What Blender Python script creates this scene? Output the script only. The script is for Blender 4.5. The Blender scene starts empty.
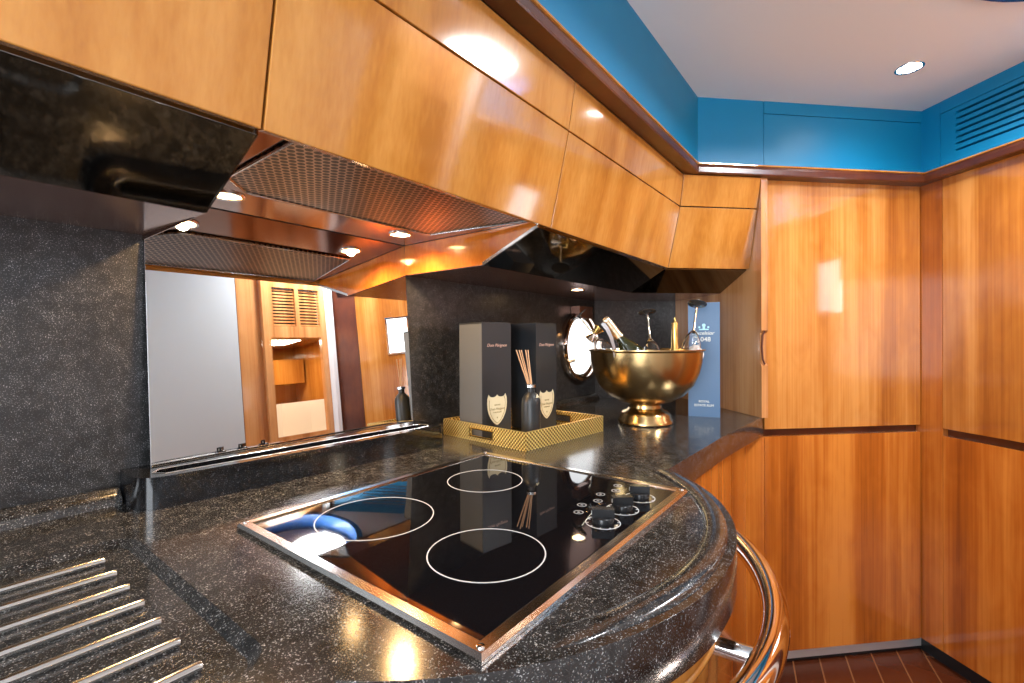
import bpy, bmesh, math, random
from mathutils import Vector, Matrix
random.seed(7)
sc = bpy.context.scene
PI = math.pi
# World: +X runs along the cooktop counter (away from the viewer), +Y points into the splashback wall,
# the tall cupboards stand at 45 degrees to that run.  Heights below are relative to eye level CZ.
CZ = 1.19
S2 = math.sqrt(.5)

# ------------------------------------------------------------------ camera
f_px, psi, pit, roll = 469.3, math.radians(37.69), -0.00294, -0.00492
fw = Vector((math.cos(psi)*math.cos(pit), math.sin(psi)*math.cos(pit), math.sin(pit)))
rt = Vector((math.sin(psi), -math.cos(psi), 0))
up = rt.cross(fw)
c_, s_ = math.cos(roll), math.sin(roll)
rt, up = c_*rt + s_*up, -s_*rt + c_*up
cam = bpy.data.objects.new('camera', bpy.data.cameras.new('camera'))
sc.collection.objects.link(cam)
cam.matrix_world = Matrix(((rt.x, up.x, -fw.x, 0), (rt.y, up.y, -fw.y, 0), (rt.z, up.z, -fw.z, CZ), (0, 0, 0, 1)))
cam.data.sensor_width = 36; cam.data.lens = f_px*36/1024
cam.data.clip_start = .02
sc.camera = cam

# ------------------------------------------------------------------ world, exposure
w = bpy.data.worlds.new('daylight'); sc.world = w; w.use_nodes = True
w.node_tree.nodes['Background'].inputs[0].default_value = (.80, .90, 1, 1)
w.node_tree.nodes['Background'].inputs[1].default_value = 2.5
sc.view_settings.view_transform = 'Standard'; sc.view_settings.look = 'None'
sc.view_settings.gamma = 1; sc.view_settings.use_curve_mapping = False
sc.view_settings.exposure = 0.05

def area(name, loc, size, power, col, direction, sy=None):
    l = bpy.data.lights.new(name, 'AREA'); l.energy = power; l.color = col
    l.shape = 'RECTANGLE'; l.size = size; l.size_y = sy or size
    o = bpy.data.objects.new(name, l); sc.collection.objects.link(o); o.location = loc
    o.rotation_euler = Vector(direction).to_track_quat('-Z', 'Y').to_euler()
    return o
# added fill panel behind the viewer, no window modelled, and the round ceiling light
area('rear_fill_light', (-1.48, .0, CZ+.10), 1.2, 60, (.86, .93, 1), (1, 0.15, -.05), 1.0)
area('ceiling_dome_light', (1.54, -.50, CZ+.920), .22, 28, (.93, .97, 1), (0, 0, -1))

# ------------------------------------------------------------------ materials
def nt(name):
    m = bpy.data.materials.new(name); m.use_nodes = True
    return m, m.node_tree.nodes, m.node_tree.links, m.node_tree.nodes['Principled BSDF']
def mat(name, col, rough=.5, metal=0, coat=0, spec=.5, emit=None, es=0, trans=0, ior=1.45, bump=0, bscale=200, alpha=1):
    m, N, L, p = nt(name)
    p.inputs['Base Color'].default_value = (*col, 1); p.inputs['Roughness'].default_value = rough
    p.inputs['Metallic'].default_value = metal; p.inputs['Coat Weight'].default_value = coat
    p.inputs['Coat Roughness'].default_value = .04
    p.inputs['Specular IOR Level'].default_value = spec; p.inputs['IOR'].default_value = ior
    p.inputs['Transmission Weight'].default_value = trans
    if emit: p.inputs['Emission Color'].default_value = (*emit, 1); p.inputs['Emission Strength'].default_value = es
    tc = N.new('ShaderNodeTexCoord'); n = N.new('ShaderNodeTexNoise'); n.inputs['Scale'].default_value = bscale
    L.new(tc.outputs['Object'], n.inputs['Vector'])
    if bump:
        b = N.new('ShaderNodeBump'); b.inputs['Strength'].default_value = bump; b.inputs['Distance'].default_value = .002
        L.new(n.outputs['Fac'], b.inputs['Height']); L.new(b.outputs['Normal'], p.inputs['Normal'])
    else:
        mr = N.new('ShaderNodeMapRange'); mr.inputs[3].default_value = max(0, rough-.02); mr.inputs[4].default_value = rough*1.15
        n.inputs['Scale'].default_value = 9
        L.new(n.outputs['Fac'], mr.inputs[0]); L.new(mr.outputs[0], p.inputs['Roughness'])
    return m
def ramp(N, stops):
    r = N.new('ShaderNodeValToRGB'); e = r.color_ramp.elements
    e[0].position, e[0].color = stops[0][0], (*stops[0][1], 1)
    e[1].position, e[1].color = stops[-1][0], (*stops[-1][1], 1)
    for p, c in stops[1:-1]:
        k = e.new(p); k.color = (*c, 1)
    return r
def wood(name, dark, mid, light, rough=.12, coat=.6, sc_=(9, 9, .55), seed=0):
    m, N, L, p = nt(name)
    tc = N.new('ShaderNodeTexCoord'); mp = N.new('ShaderNodeMapping'); mp.inputs['Scale'].default_value = sc_
    mp.inputs['Location'].default_value = (seed, seed*1.7, 0)
    L.new(tc.outputs['Object'], mp.inputs[0])
    a = N.new('ShaderNodeTexNoise'); a.inputs['Scale'].default_value = 1; a.inputs['Detail'].default_value = 3; a.inputs['Distortion'].default_value = .25
    L.new(mp.outputs[0], a.inputs['Vector'])
    mp2 = N.new('ShaderNodeMapping'); mp2.inputs['Scale'].default_value = (sc_[0]*16, sc_[1]*16, sc_[2]*6)
    L.new(tc.outputs['Object'], mp2.inputs[0])
    b = N.new('ShaderNodeTexNoise'); b.inputs['Scale'].default_value = 1; b.inputs['Detail'].default_value = 4
    L.new(mp2.outputs[0], b.inputs['Vector'])
    mp3 = N.new('ShaderNodeMapping'); mp3.inputs['Scale'].default_value = (18, 18, 7)
    L.new(tc.outputs['Object'], mp3.inputs[0])
    c = N.new('ShaderNodeTexNoise'); c.inputs['Scale'].default_value = 1; c.inputs['Detail'].default_value = 2; c.inputs['Distortion'].default_value = .8
    L.new(mp3.outputs[0], c.inputs['Vector'])
    s = N.new('ShaderNodeMath'); s.operation = 'MULTIPLY_ADD'; s.inputs[1].default_value = .30
    L.new(b.outputs['Fac'], s.inputs[0]); L.new(a.outputs['Fac'], s.inputs[2])
    t = N.new('ShaderNodeMath'); t.operation = 'MULTIPLY_ADD'; t.inputs[1].default_value = .18
    L.new(c.outputs['Fac'], t.inputs[0]); L.new(s.outputs[0], t.inputs[2])
    r = ramp(N, [(.55, dark), (.72, mid), (.90, light)])
    L.new(t.outputs[0], r.inputs[0]); L.new(r.outputs[0], p.inputs['Base Color'])
    p.inputs['Roughness'].default_value = rough; p.inputs['Coat Weight'].default_value = coat
    p.inputs['Coat Roughness'].default_value = .06
    return m
def granite(name, base, fleck, rough, amount=.62, scale=330):
    m, N, L, p = nt(name)
    tc = N.new('ShaderNodeTexCoord')
    v = N.new('ShaderNodeTexNoise'); v.inputs['Scale'].default_value = scale; v.inputs['Detail'].default_value = 2
    L.new(tc.outputs['Object'], v.inputs['Vector'])
    r = ramp(N, [(amount, base), (amount+.06, tuple((x+y)/2 for x, y in zip(base, fleck))), (amount+.13, fleck)])
    L.new(v.outputs['Fac'], r.inputs[0])
    g = N.new('ShaderNodeTexNoise'); g.inputs['Scale'].default_value = 60; g.inputs['Detail'].default_value = 3
    L.new(tc.outputs['Object'], g.inputs['Vector'])
    r2 = ramp(N, [(.35, (.45,)*3), (.7, (1.5,)*3)])
    L.new(g.outputs['Fac'], r2.inputs[0])
    mx = N.new('ShaderNodeMix'); mx.data_type = 'RGBA'; mx.blend_type = 'MULTIPLY'; mx.inputs[0].default_value = 1
    L.new(r.outputs[0], mx.inputs[6]); L.new(r2.outputs[0], mx.inputs[7]); L.new(mx.outputs[2], p.inputs['Base Color'])
    p.inputs['Roughness'].default_value = rough; p.inputs['IOR'].default_value = 1.65
    return m
def perforated(name):
    m, N, L, p = nt(name)
    tc = N.new('ShaderNodeTexCoord'); mp = N.new('ShaderNodeMapping'); mp.inputs['Scale'].default_value = (74, 85.5, 74)
    L.new(tc.outputs['Object'], mp.inputs[0])
    fx = []
    sp = N.new('ShaderNodeSeparateXYZ'); L.new(mp.outputs[0], sp.inputs[0])
    def M(op, a, b=None):
        k = N.new('ShaderNodeMath'); k.operation = op
        for i, x in enumerate((a, b)):
            if x is None: continue
            if isinstance(x, (int, float)): k.inputs[i].default_value = x
            else: L.new(x, k.inputs[i])
        return k.outputs[0]
    row = M('FLOOR', sp.outputs['Y'])
    x = M('ADD', sp.outputs['X'], M('MULTIPLY', row, .5))
    dx = M('SUBTRACT', M('FRACT', x), .5); dy = M('MULTIPLY', M('SUBTRACT', M('FRACT', sp.outputs['Y']), .5), .866)
    d = M('SQRT', M('ADD', M('MULTIPLY', dx, dx), M('MULTIPLY', dy, dy)))
    hole = M('LESS_THAN', d, .40)
    mx = N.new('ShaderNodeMix'); mx.data_type = 'RGBA'
    L.new(hole, mx.inputs[0]); mx.inputs[6].default_value = (.46, .35, .28, 1); mx.inputs[7].default_value = (.012, .008, .006, 1)
    L.new(mx.outputs[2], p.inputs['Base Color'])
    L.new(M('SUBTRACT', 1, hole), p.inputs['Metallic']); p.inputs['Roughness'].default_value = .33
    return m
def weave(name):
    m, N, L, p = nt(name)
    tc = N.new('ShaderNodeTexCoord'); mp = N.new('ShaderNodeMapping')
    mp.inputs['Scale'].default_value = (1, 1, 1)
    L.new(tc.outputs['Object'], mp.inputs[0])
    sp = N.new('ShaderNodeSeparateXYZ'); L.new(mp.outputs[0], sp.inputs[0])
    def M(op, a, b=None):
        k = N.new('ShaderNodeMath'); k.operation = op
        for i, x in enumerate((a, b)):
            if x is None: continue
            if isinstance(x, (int, float)): k.inputs[i].default_value = x
            else: L.new(x, k.inputs[i])
        return k.outputs[0]
    s = M('ADD', sp.outputs['X'], M('MULTIPLY', sp.outputs['Y'], 1.0))
    k = 2*PI/.0110
    a = M('SINE', M('MULTIPLY', M('ADD', s, sp.outputs['Z']), k)); b = M('SINE', M('MULTIPLY', M('SUBTRACT', s, M('MULTIPLY', sp.outputs['Z'], 1.0)), k))
    h = M('ADD', M('MULTIPLY', a, .62), M('MULTIPLY', b, .38))
    r = ramp(N, [(.22, (.14, .07, .01)), (.45, (.75, .48, .11)), (.8, (1, .80, .34))])
    L.new(M('ADD', M('MULTIPLY', h, .5), .5), r.inputs[0]); L.new(r.outputs[0], p.inputs['Base Color'])
    bp = N.new('ShaderNodeBump'); bp.inputs['Strength'].default_value = .8; bp.inputs['Distance'].default_value = .003
    L.new(h, bp.inputs['Height']); L.new(bp.outputs[0], p.inputs['Normal'])
    p.inputs['Metallic'].default_value = .8; p.inputs['Roughness'].default_value = .32
    return m
def floor_mat():
    m, N, L, p = nt('teak_floor')
    tc = N.new('ShaderNodeTexCoord'); mp = N.new('ShaderNodeMapping'); mp.inputs['Rotation'].default_value = (0, 0, math.radians(-12))
    L.new(tc.outputs['Object'], mp.inputs[0])
    br = N.new('ShaderNodeTexBrick'); br.inputs['Scale'].default_value = 1; br.inputs['Brick Width'].default_value = .9; br.inputs['Row Height'].default_value = .09
    br.inputs['Mortar Size'].default_value = .0025; br.inputs['Color1'].default_value = (.10, .022, .007, 1); br.inputs['Color2'].default_value = (.055, .013, .005, 1)
    br.inputs['Mortar'].default_value = (.20, .08, .03, 1)
    L.new(mp.outputs[0], br.inputs['Vector']); L.new(br.outputs['Color'], p.inputs['Base Color'])
    p.inputs['Roughness'].default_value = .25
    return m

M_ = {
 'wood_up': wood('cherry_upper', (.37, .130, .020), (.47, .185, .032), (.56, .25, .056)),
 'wood_tall': wood('cherry_tall', (.27, .075, .011), (.42, .145, .024), (.56, .24, .060), sc_=(8, 8, .35), seed=3),
 'wood_low': wood('cherry_low', (.24, .055, .007), (.40, .105, .012), (.56, .19, .030), sc_=(8, 8, .35), seed=8),
 'wood_side': wood('cherry_side', (.32, .12, .035), (.50, .21, .07), (.60, .29, .11), sc_=(14, 14, .4), seed=5, rough=.18),
 'wood_trim': wood('cherry_trim', (.055, .012, .005), (.085, .018, .006), (.12, .03, .009), rough=.28, coat=.2, sc_=(3, 3, 3)),
 'wood_cheek': wood('cherry_cheek', (.42, .10, .010), (.54, .15, .016), (.62, .20, .03), sc_=(3, 9, 9)),
 'wood_dark': mat('dark_carcass', (.05, .014, .006), .5),
 'blue': mat('blue_lacquer', (.0, .19, .39), .42, coat=.0),
 'ceiling': mat('ceiling_vinyl', (.78, .80, .81), .75, bump=.05, bscale=400),
 'granite_wall': granite('granite_wall', (.014, .014, .015), (.32, .32, .32), .30, .585, 620),
 'granite_dark': granite('granite_ledge', (.005, .005, .006), (.10, .10, .10), .12, .62, 700),
 'granite': granite('granite_counter', (.022, .021, .0205), (.30, .295, .285), .15, .59, 540),
 'steel': mat('polished_steel', (.80, .80, .80), .02, 1),
 'steel_b': mat('brushed_steel', (.72, .70, .67), .16, 1),
 'chrome': mat('chrome', (.85, .84, .83), .04, 1),
 'bronze_tube': mat('handrail_steel', (.72, .60, .52), .07, 1),
 'blackmirror': mat('black_fascia', (.21, .195, .175), .06, 1),
 'undermirror': mat('bronze_underside', (.30, .15, .11), .16, .75),
 'copper': mat('hood_housing', (.40, .22, .15), .12, 1),
 'perf': perforated('perforated_filter'),
 'glass_black': mat('ceramic_glass', (.004, .004, .005), .02, coat=.3),
 'white_print': mat('white_print', (.62, .62, .62), .4),
 'grey_print': mat('grey_print', (.28, .28, .28), .4),
 'black_plastic': mat('black_plastic', (.012, .012, .013), .22),
 'black_matt': mat('black_card', (.016, .018, .021), .42, spec=.7),
 'sheen_card': mat('sheen_card_side', (.10, .105, .11), .45),  # lighter grey paints lamp sheen onto a black carton side
 'black_glass': mat('matt_black_glass', (.02, .022, .024), .38),
 'cream': mat('cream_label', (.70, .60, .38), .5),
 'label_ink': mat('label_ink', (.35, .26, .12), .5),
 'pink_ink': mat('rose_gold_ink', (.75, .50, .40), .35, .4),
 'reed': mat('reed', (.60, .36, .20), .7),
 'brass': mat('brass_bowl', (.56, .38, .17), .24, 1, bump=.02, bscale=25),
 'gold': mat('gold_foil', (.85, .58, .18), .25, 1, bump=.3, bscale=60),
 'weave': weave('gold_weave'),
 'bluebox': mat('blue_card', (.07, .145, .265), .35),
 'blue_ink': mat('pale_blue_ink', (.40, .75, .90), .4),
 'white_ink': mat('white_ink', (.85, .88, .80), .4),
 'bottle': mat('dark_green_glass', (.02, .022, .004), .05, coat=.5),
 'foil': mat('crinkled_foil', (.80, .62, .42), .3, 1, bump=.5, bscale=120),
 'glass': mat('clear_glass', (1, 1, 1), .0, trans=1, ior=1.45),
 'daylight': mat('daylight_pane', (.9, .9, .9), .3, emit=(.93, .97, 1), es=2.6),
 'glare_window_pane': mat('glare_window_pane', (.9, .9, .9), .3, emit=(.93, .97, 1), es=4.5),  # glowing pane of the window added for the door glare
 'lamp_warm': mat('lamp_warm', (1, .8, .5), .5, emit=(1, .62, .26), es=30),
 'lamp_cool': mat('lamp_cool', (1, 1, 1), .5, emit=(.95, .98, 1), es=45),
 'dome': mat('dome_diffuser', (.9, .9, .9), .5, emit=(1, .98, .95), es=14),
 'rubber': mat('black_kick', (.012, .012, .013), .28),
 'floor': floor_mat(),
 'white_paint': mat('white_paint', (.72, .73, .75), .45),
 'satin': mat('satin_metal', (.75, .75, .75), .45, .7),
 'cool_paint': mat('cool_white_door', (.46, .48, .49), .35),
 'glass_smoke': mat('smoky_glass', (.05, .05, .05), .05, coat=.6),
 'gold_stem': mat('gilt_stem', (.80, .70, .52), .12, 1),
 'white_sofa': mat('white_leather', (.75, .70, .62), .5),
 'napkin': mat('white_linen', (.8, .76, .72), .8, bump=.3, bscale=60),
 'slot': mat('dark_slot', (.004, .006, .008), .6),
 'navy': mat('navy_edge', (.0, .06, .22), .25),
}
for k, es in (('lamp_warm', 55),): pass

# ------------------------------------------------------------------ mesh helpers
ORG = {}
def W(u, v, h): return Vector((u, v, CZ+h))
def F(R, D, h): return Vector(((D+R)*S2, (D-R)*S2, CZ+h))     # tall-cupboard frame
def root(name, loc, label=None, cat=None, group=None):
    o = bpy.data.objects.new(name, None); sc.collection.objects.link(o); o.location = loc
    o.empty_display_size = .05
    if label: o['label'] = label; o['category'] = cat
    if group: o['group'] = group
    return o
def worldloc(o):
    v = Vector(o.location)
    while o.parent: o = o.parent; v += Vector(o.location)
    return v
def link(name, bm, m, parent=None, smooth=False, label=None, cat=None, group=None, kind=None, origin=None):
    bmesh.ops.recalc_face_normals(bm, faces=bm.faces)
    off = Vector(origin) if origin is not None else Vector((0, 0, 0))
    if parent is not None: off = worldloc(parent)
    if off.length: bmesh.ops.translate(bm, verts=bm.verts, vec=-off)
    me = bpy.data.meshes.new(name); bm.to_mesh(me); bm.free()
    me.materials.append(M_[m] if isinstance(m, str) else m)
    if smooth:
        for p in me.polygons: p.use_smooth = True
        try: me.set_sharp_from_angle(angle=math.radians(38))
        except Exception: pass
    o = bpy.data.objects.new(name, me); sc.collection.objects.link(o)
    if parent is not None: o.parent = parent
    else: o.location = off
    if label: o['label'] = label
    if cat: o['category'] = cat
    if group: o['group'] = group
    if kind: o['kind'] = kind
    return o
def NB(): return bmesh.new()
def bev(bm, geom_faces_start, r, seg=2, edges=None):
    es = edges if edges is not None else [e for e in bm.edges if e.is_manifold and e.calc_face_angle(0) > .5]
    if r: bmesh.ops.bevel(bm, geom=es, offset=r, segments=seg, profile=.5, affect='EDGES', clamp_overlap=True)
def prism(poly, z0, z1, r=0, bm=None, seg=2, conv=None):
    """poly: list of (x,y) in conv frame; z0<z1 heights"""
    conv = conv or W; b = NB()
    lo = [b.verts.new(conv(x, y, z0)) for x, y in poly]; hi = [b.verts.new(conv(x, y, z1)) for x, y in poly]
    b.faces.new(lo[::-1]); b.faces.new(hi)
    n = len(poly)
    for i in range(n): b.faces.new((lo[i], lo[(i+1) % n], hi[(i+1) % n], hi[i]))
    bev(b, 0, r, seg)
    return merge(bm, b)
def merge(bm, b):
    if bm is None: return b
    me = bpy.data.meshes.new('tmp'); b.to_mesh(me); b.free(); bm.from_mesh(me); bpy.data.meshes.remove(me)
    return bm
def box(x0, x1, y0, y1, z0, z1, r=0, bm=None, conv=None, seg=2):
    return prism([(x0, y0), (x1, y0), (x1, y1), (x0, y1)], z0, z1, r, bm, seg, conv)
def slab(c, t, r=.0015, bm=None, back=None):
    """panel with front corners c (world Vectors); extruded by vector t, or to given back corners"""
    b = NB(); fr = [b.verts.new(p) for p in c]
    bk = [b.verts.new(p+t) for p in c] if back is None else [b.verts.new(p) for p in back]
    b.faces.new(fr); b.faces.new(bk[::-1]); n = len(c)
    for i in range(n): b.faces.new((fr[i], bk[i], bk[(i+1) % n], fr[(i+1) % n]))
    bmesh.ops.recalc_face_normals(b, faces=b.faces)
    bev(b, 0, r)
    return merge(bm, b)
def lathe(prof, centre, seg=48, axis=None, bm=None, cap=True):
    """prof: (r, z) list; centre Vector; axis Vector"""
    b = NB(); rings = []
    for r, z in prof:
        if r < 1e-6: rings.append([b.verts.new((0, 0, z))])
        else: rings.append([b.verts.new((r*math.cos(2*PI*k/seg), r*math.sin(2*PI*k/seg), z)) for k in range(seg)])
    for a, c in zip(rings, rings[1:]):
        for k in range(seg):
            k2 = (k+1) % seg
            if len(a) == 1 and len(c) == 1: continue
            if len(a) == 1: b.faces.new((a[0], c[k], c[k2]))
            elif len(c) == 1: b.faces.new((a[k], a[k2], c[0]))
            else: b.faces.new((a[k], a[k2], c[k2], c[k]))
    if cap:
        for g in (rings[0], rings[-1]):
            if len(g) > 1: b.faces.new(g)
    q = Vector(axis).to_track_quat('Z', 'Y') if axis is not None else None
    for v in b.verts:
        v.co = (q @ v.co if q else v.co) + Vector(centre)
    bmesh.ops.recalc_face_normals(b, faces=b.faces)
    return merge(bm, b)
def sweep(path, prof, bm=None, closed=False, upv=Vector((0, 0, 1)), cap=True):
    """sweep closed 2-D profile [(side, up)] along path with mitred joints; side = right of travel"""
    b = NB(); n = len(path); rings = []
    for i, p in enumerate(path):
        if closed: d0 = (path[i]-path[i-1]).normalized(); d1 = (path[(i+1) % n]-path[i]).normalized()
        else:
            d0 = (path[i]-path[i-1]).normalized() if i else (path[1]-path[0]).normalized()
            d1 = (path[i+1]-path[i]).normalized() if i < n-1 else d0
        t = (d0+d1).normalized(); s = t.cross(upv).normalized(); u = s.cross(t).normalized()
        k = 1/max(.3, t.dot(d0))
        rings.append([b.verts.new(p+s*x*k+u*y) for x, y in prof])
    m = len(prof)
    rr = list(zip(rings, rings[1:])) + ([(rings[-1], rings[0])] if closed else [])
    for a, c in rr:
        for k in range(m): b.faces.new((a[k], a[(k+1) % m], c[(k+1) % m], c[k]))
    if not closed and cap: b.faces.new(rings[0][::-1]); b.faces.new(rings[-1])
    bmesh.ops.recalc_face_normals(b, faces=b.faces)
    return merge(bm, b)
def circ(r, n=12, rx=None): return [((rx or r)*math.cos(2*PI*k/n), r*math.sin(2*PI*k/n)) for k in range(n)]
def tube(path, r, bm=None, n=12): return sweep(path, circ(r, n), bm)
def arc(cx, cy, r, a0, a1, n, h=None):
    out = []
    for k in range(n+1):
        a = math.radians(a0+(a1-a0)*k/n); x, y = cx+r*math.cos(a), cy+r*math.sin(a)
        out.append(W(x, y, h) if h is not None else (x, y))
    return out
def text_bm(s, size, O, X, Y, shear=0, depth=.0004, align='CENTER'):
    cu = bpy.data.curves.new('t', 'FONT'); cu.body = s; cu.size = size; cu.align_x = align; cu.extrude = depth; cu.shear = shear
    o = bpy.data.objects.new('t', cu); sc.collection.objects.link(o)
    bpy.context.view_layer.update()
    me = bpy.data.meshes.new_from_object(o.evaluated_get(bpy.context.evaluated_depsgraph_get()))
    b = NB(); b.from_mesh(me); bpy.data.objects.remove(o); bpy.data.curves.remove(cu); bpy.data.meshes.remove(me)
    Z = X.cross(Y).normalized()
    for v in b.verts: v.co = O + X*v.co.x + Y*v.co.y + Z*v.co.z
    return b

# ================================================================== THE ROOM
HC = .846          # ceiling
FL = -1.19         # floor
struct = dict(kind='structure')
link('floor', box(-1.6, 3.2, -1.7, 2.2, FL-.05, FL), 'floor', **struct)
# ceiling with a round opening for the dome
DC = (1.405, -.478); DR = .33
b = NB()
outer = [(-1.6, -1.7), (3.2, -1.7), (3.2, 2.2), (-1.6, 2.2)]
N_ = 64
ring = [b.verts.new(W(DC[0]+DR*math.cos(2*PI*k/N_), DC[1]+DR*math.sin(2*PI*k/N_), HC)) for k in range(N_)]
far_ = []
for k in range(N_):
    a = 2*PI*k/N_; dx, dy = math.cos(a), math.sin(a)
    t = min([(3.2-DC[0])/dx if dx > 1e-9 else 1e9, (-1.6-DC[0])/dx if dx < -1e-9 else 1e9,
             (2.2-DC[1])/dy if dy > 1e-9 else 1e9, (-1.7-DC[1])/dy if dy < -1e-9 else 1e9])
    far_.append(b.verts.new(W(DC[0]+dx*t, DC[1]+dy*t, HC)))
for k in range(N_): b.faces.new((ring[k], ring[(k+1) % N_], far_[(k+1) % N_], far_[k]))
for k in range(N_):   # fill the corners
    p, q = far_[k].co, far_[(k+1) % N_].co
    if abs(p.x-q.x) > 1e-6 and abs(p.y-q.y) > 1e-6:
        cx = p.x if (abs(p.x-3.2) < 1e-5 or abs(p.x+1.6) < 1e-5) else q.x
        cy = p.y if (abs(p.y-2.2) < 1e-5 or abs(p.y+1.7) < 1e-5) else q.y
        b.faces.new((far_[k], far_[(k+1) % N_], b.verts.new((cx, cy, CZ+HC))))
r_ = bmesh.ops.extrude_face_region(b, geom=b.faces[:])
bmesh.ops.translate(b, verts=[g for g in r_['geom'] if isinstance(g, bmesh.types.BMVert)], vec=(0, 0, .04))
link('ceiling', b, 'ceiling', **struct)

# granite walls of the run and of the alcove
VB = 1.06; DB = 2.178; RS = 1.085
link('wall_left', box(-1.6, 2.02+.03, VB, VB+.06, FL, HC, 0), 'granite_wall', **struct)
link('wall_alcove', box(.655, 1.75, DB, DB+.06, FL, HC, 0, conv=F), 'granite_wall', **struct)
link('wall_rear', box(-1.6, -1.54, -1.7, VB, FL, HC), 'white_paint', **struct)
# blue soffits above the cupboards
BV, BD, BR = .487, 1.545, 1.742
uc = BD/S2-BV                               # corner left/far
b = box(-1.54, uc+.01, BV, BV+.03, .590, HC)
link('wall_soffit_left', b, 'blue', **struct)
xs = [(uc-BV)*S2, 1.106, BR+.01]
b = box(xs[0]-.01, 1.1045, BD, BD+.03, .590, HC, .001, conv=F)
box(1.1065, BR+.02, BD, BD+.03, .590, HC-.045, .001, b, conv=F)
box(1.1065, BR+.02, BD-.001, BD+.03, HC-.043, HC, .001, b, conv=F)
link('wall_soffit_far', b, 'blue', **struct)
b = box(BR, BR+.03, 1.4775, BD+.01, .590, HC, .001, conv=F)
VH0, VH1 = 1.425, .93                        # vent slots run D from .93 to 1.425
ys = [.590]
for k in range(7): zc = .653+k*.0215; ys += [zc-.004, zc+.004]
ys += [HC-.045]
for i in range(0, len(ys), 2): box(BR, BR+.03, VH1, VH0, ys[i], ys[i+1], 0, b, conv=F)
box(BR, BR+.03, VH0, 1.4755, .590, HC-.045, .0, b, conv=F)
box(BR, BR+.03, .75, VH1, .590, HC-.045, .0, b, conv=F)
box(BR-.001, BR+.03, .75, 1.4755, HC-.043, HC, .001, b, conv=F)
link('wall_soffit_right', b, 'blue', **struct)
link('ventilation_grille', box(BR+.031, BR+.036, VH1-.01, VH0+.01, .63, .80, 0, conv=F), 'slot',
     label='black slotted air grille set in the blue panel above the tall cupboards', cat='vent')

# wooden cornice between cupboards and soffit (front path), profile grows towards the wall (left of travel)
def cornice_path(v, d, r): return [W(-1.54, v, 0), W(d/S2-v, v, 0), F(r, d, 0), F(r, .75, 0)]
prof = [(-.045, .570), (-.002, .570), (.0, .574), (.0, .590), (-.004, .600), (-.045, .600)]
link('trim_1', sweep(cornice_path(.474, 1.512, 1.718), prof), 'wood_trim', **struct)
prof = [(-.045, .6003), (-.005, .6003), (-.001, .602), (-.001, .606), (-.004, .608), (-.045, .608)]
link('trim_2', sweep(cornice_path(.474, 1.512, 1.718), prof), 'wood_up', **struct)

# kick boards
b = box(1.0, 1.80, 1.585, 1.60, FL, -1.13, .001, conv=F)
link('baseboard_far', b, 'rubber', **struct)
link('trim_3', box(1.0, 1.80, 1.579, 1.5845, FL+.014, FL+.048, .001, conv=F), 'satin', **struct)
link('baseboard_right', box(1.775, 1.79, .70, 1.585, FL, -1.13, .001, conv=F), 'rubber', **struct)

# ------------------------------------------------------------------ upper cabinets
PB, PS, PT = (.585, .256), (.536, .464), (.5186, .568)      # (v, h) of the slanted door face
DBt, DSp, DTp = 1.597, 1.551, 1.529                         # same for the end cabinet (D)
nrm = Vector((0, .312, .066)).normalized()*.018             # inward
g = .0016
def lerp(a, b_, t): return (a[0]+(b_[0]-a[0])*t, a[1]+(b_[1]-a[1])*t)
def run_cabinet(u0, u1, label, corner=False):
    rt_ = root('wall_cabinet', W((u0+u1)/2, .80, .27), label, 'cabinet', 'upper cabinets along the cooktop wall')
    def uend(v, d): return (d/S2-v-.0012) if corner else u1-g
    # carcass
    if corner:
        prof2 = [(.625, .262), (.565, .560), (1.055, .560), (1.055, .262)]
        b = NB()
        A = [b.verts.new(W(u0+.001, v, h)) for v, h in prof2]
        B = [b.verts.new(W(1.655, v, h)) for v, h in prof2]
    else:
        prof2 = [(.625, .272), (.565, .560), (1.03, .560), (1.03, .272)]
        b = NB()
        A = [b.verts.new(W(u0+.001, v, h)) for v, h in prof2]
        B = [b.verts.new(W(u1-.001, v, h)) for v, h in prof2]
    b.faces.new(A); b.faces.new(B[::-1])
    for i in range(4): b.faces.new((A[i], B[i], B[(i+1) % 4], A[(i+1) % 4]))
    link('carcass', b, 'wood_dark', rt_)
    s0, s1 = lerp(PS, PB, .008), lerp(PS, PT, .016)
    ds0, ds1 = DSp+.0005, DSp-.0005
    c = [W(u0+g, *PB), W(uend(PB[0], DBt), *PB), W(uend(s0[0], ds0), *s0), W(u0+g, *s0)]
    link('door', slab(c, nrm), 'wood_up', rt_)
    c = [W(u0+g, *s1), W(uend(s1[0], ds1), *s1), W(uend(PT[0], DTp), *PT), W(u0+g, *PT)]
    link('door', slab(c, nrm), 'wood_up', rt_)
    return rt_
cabL = run_cabinet(-.45, .266, 'glossy cherry upper cabinet whose black sloping underside starts left of the perforated hood filter')
run_cabinet(-1.2, -.45, 'glossy cherry upper cabinet beyond the frame edge at the viewer end of the row')
cabM = run_cabinet(.266, .905, 'glossy cherry upper cabinet directly above the perforated hood filter')
cabR = run_cabinet(.905, 1.66, 'glossy cherry upper cabinet between the hood cabinet and the short corner cabinet', True)
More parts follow.
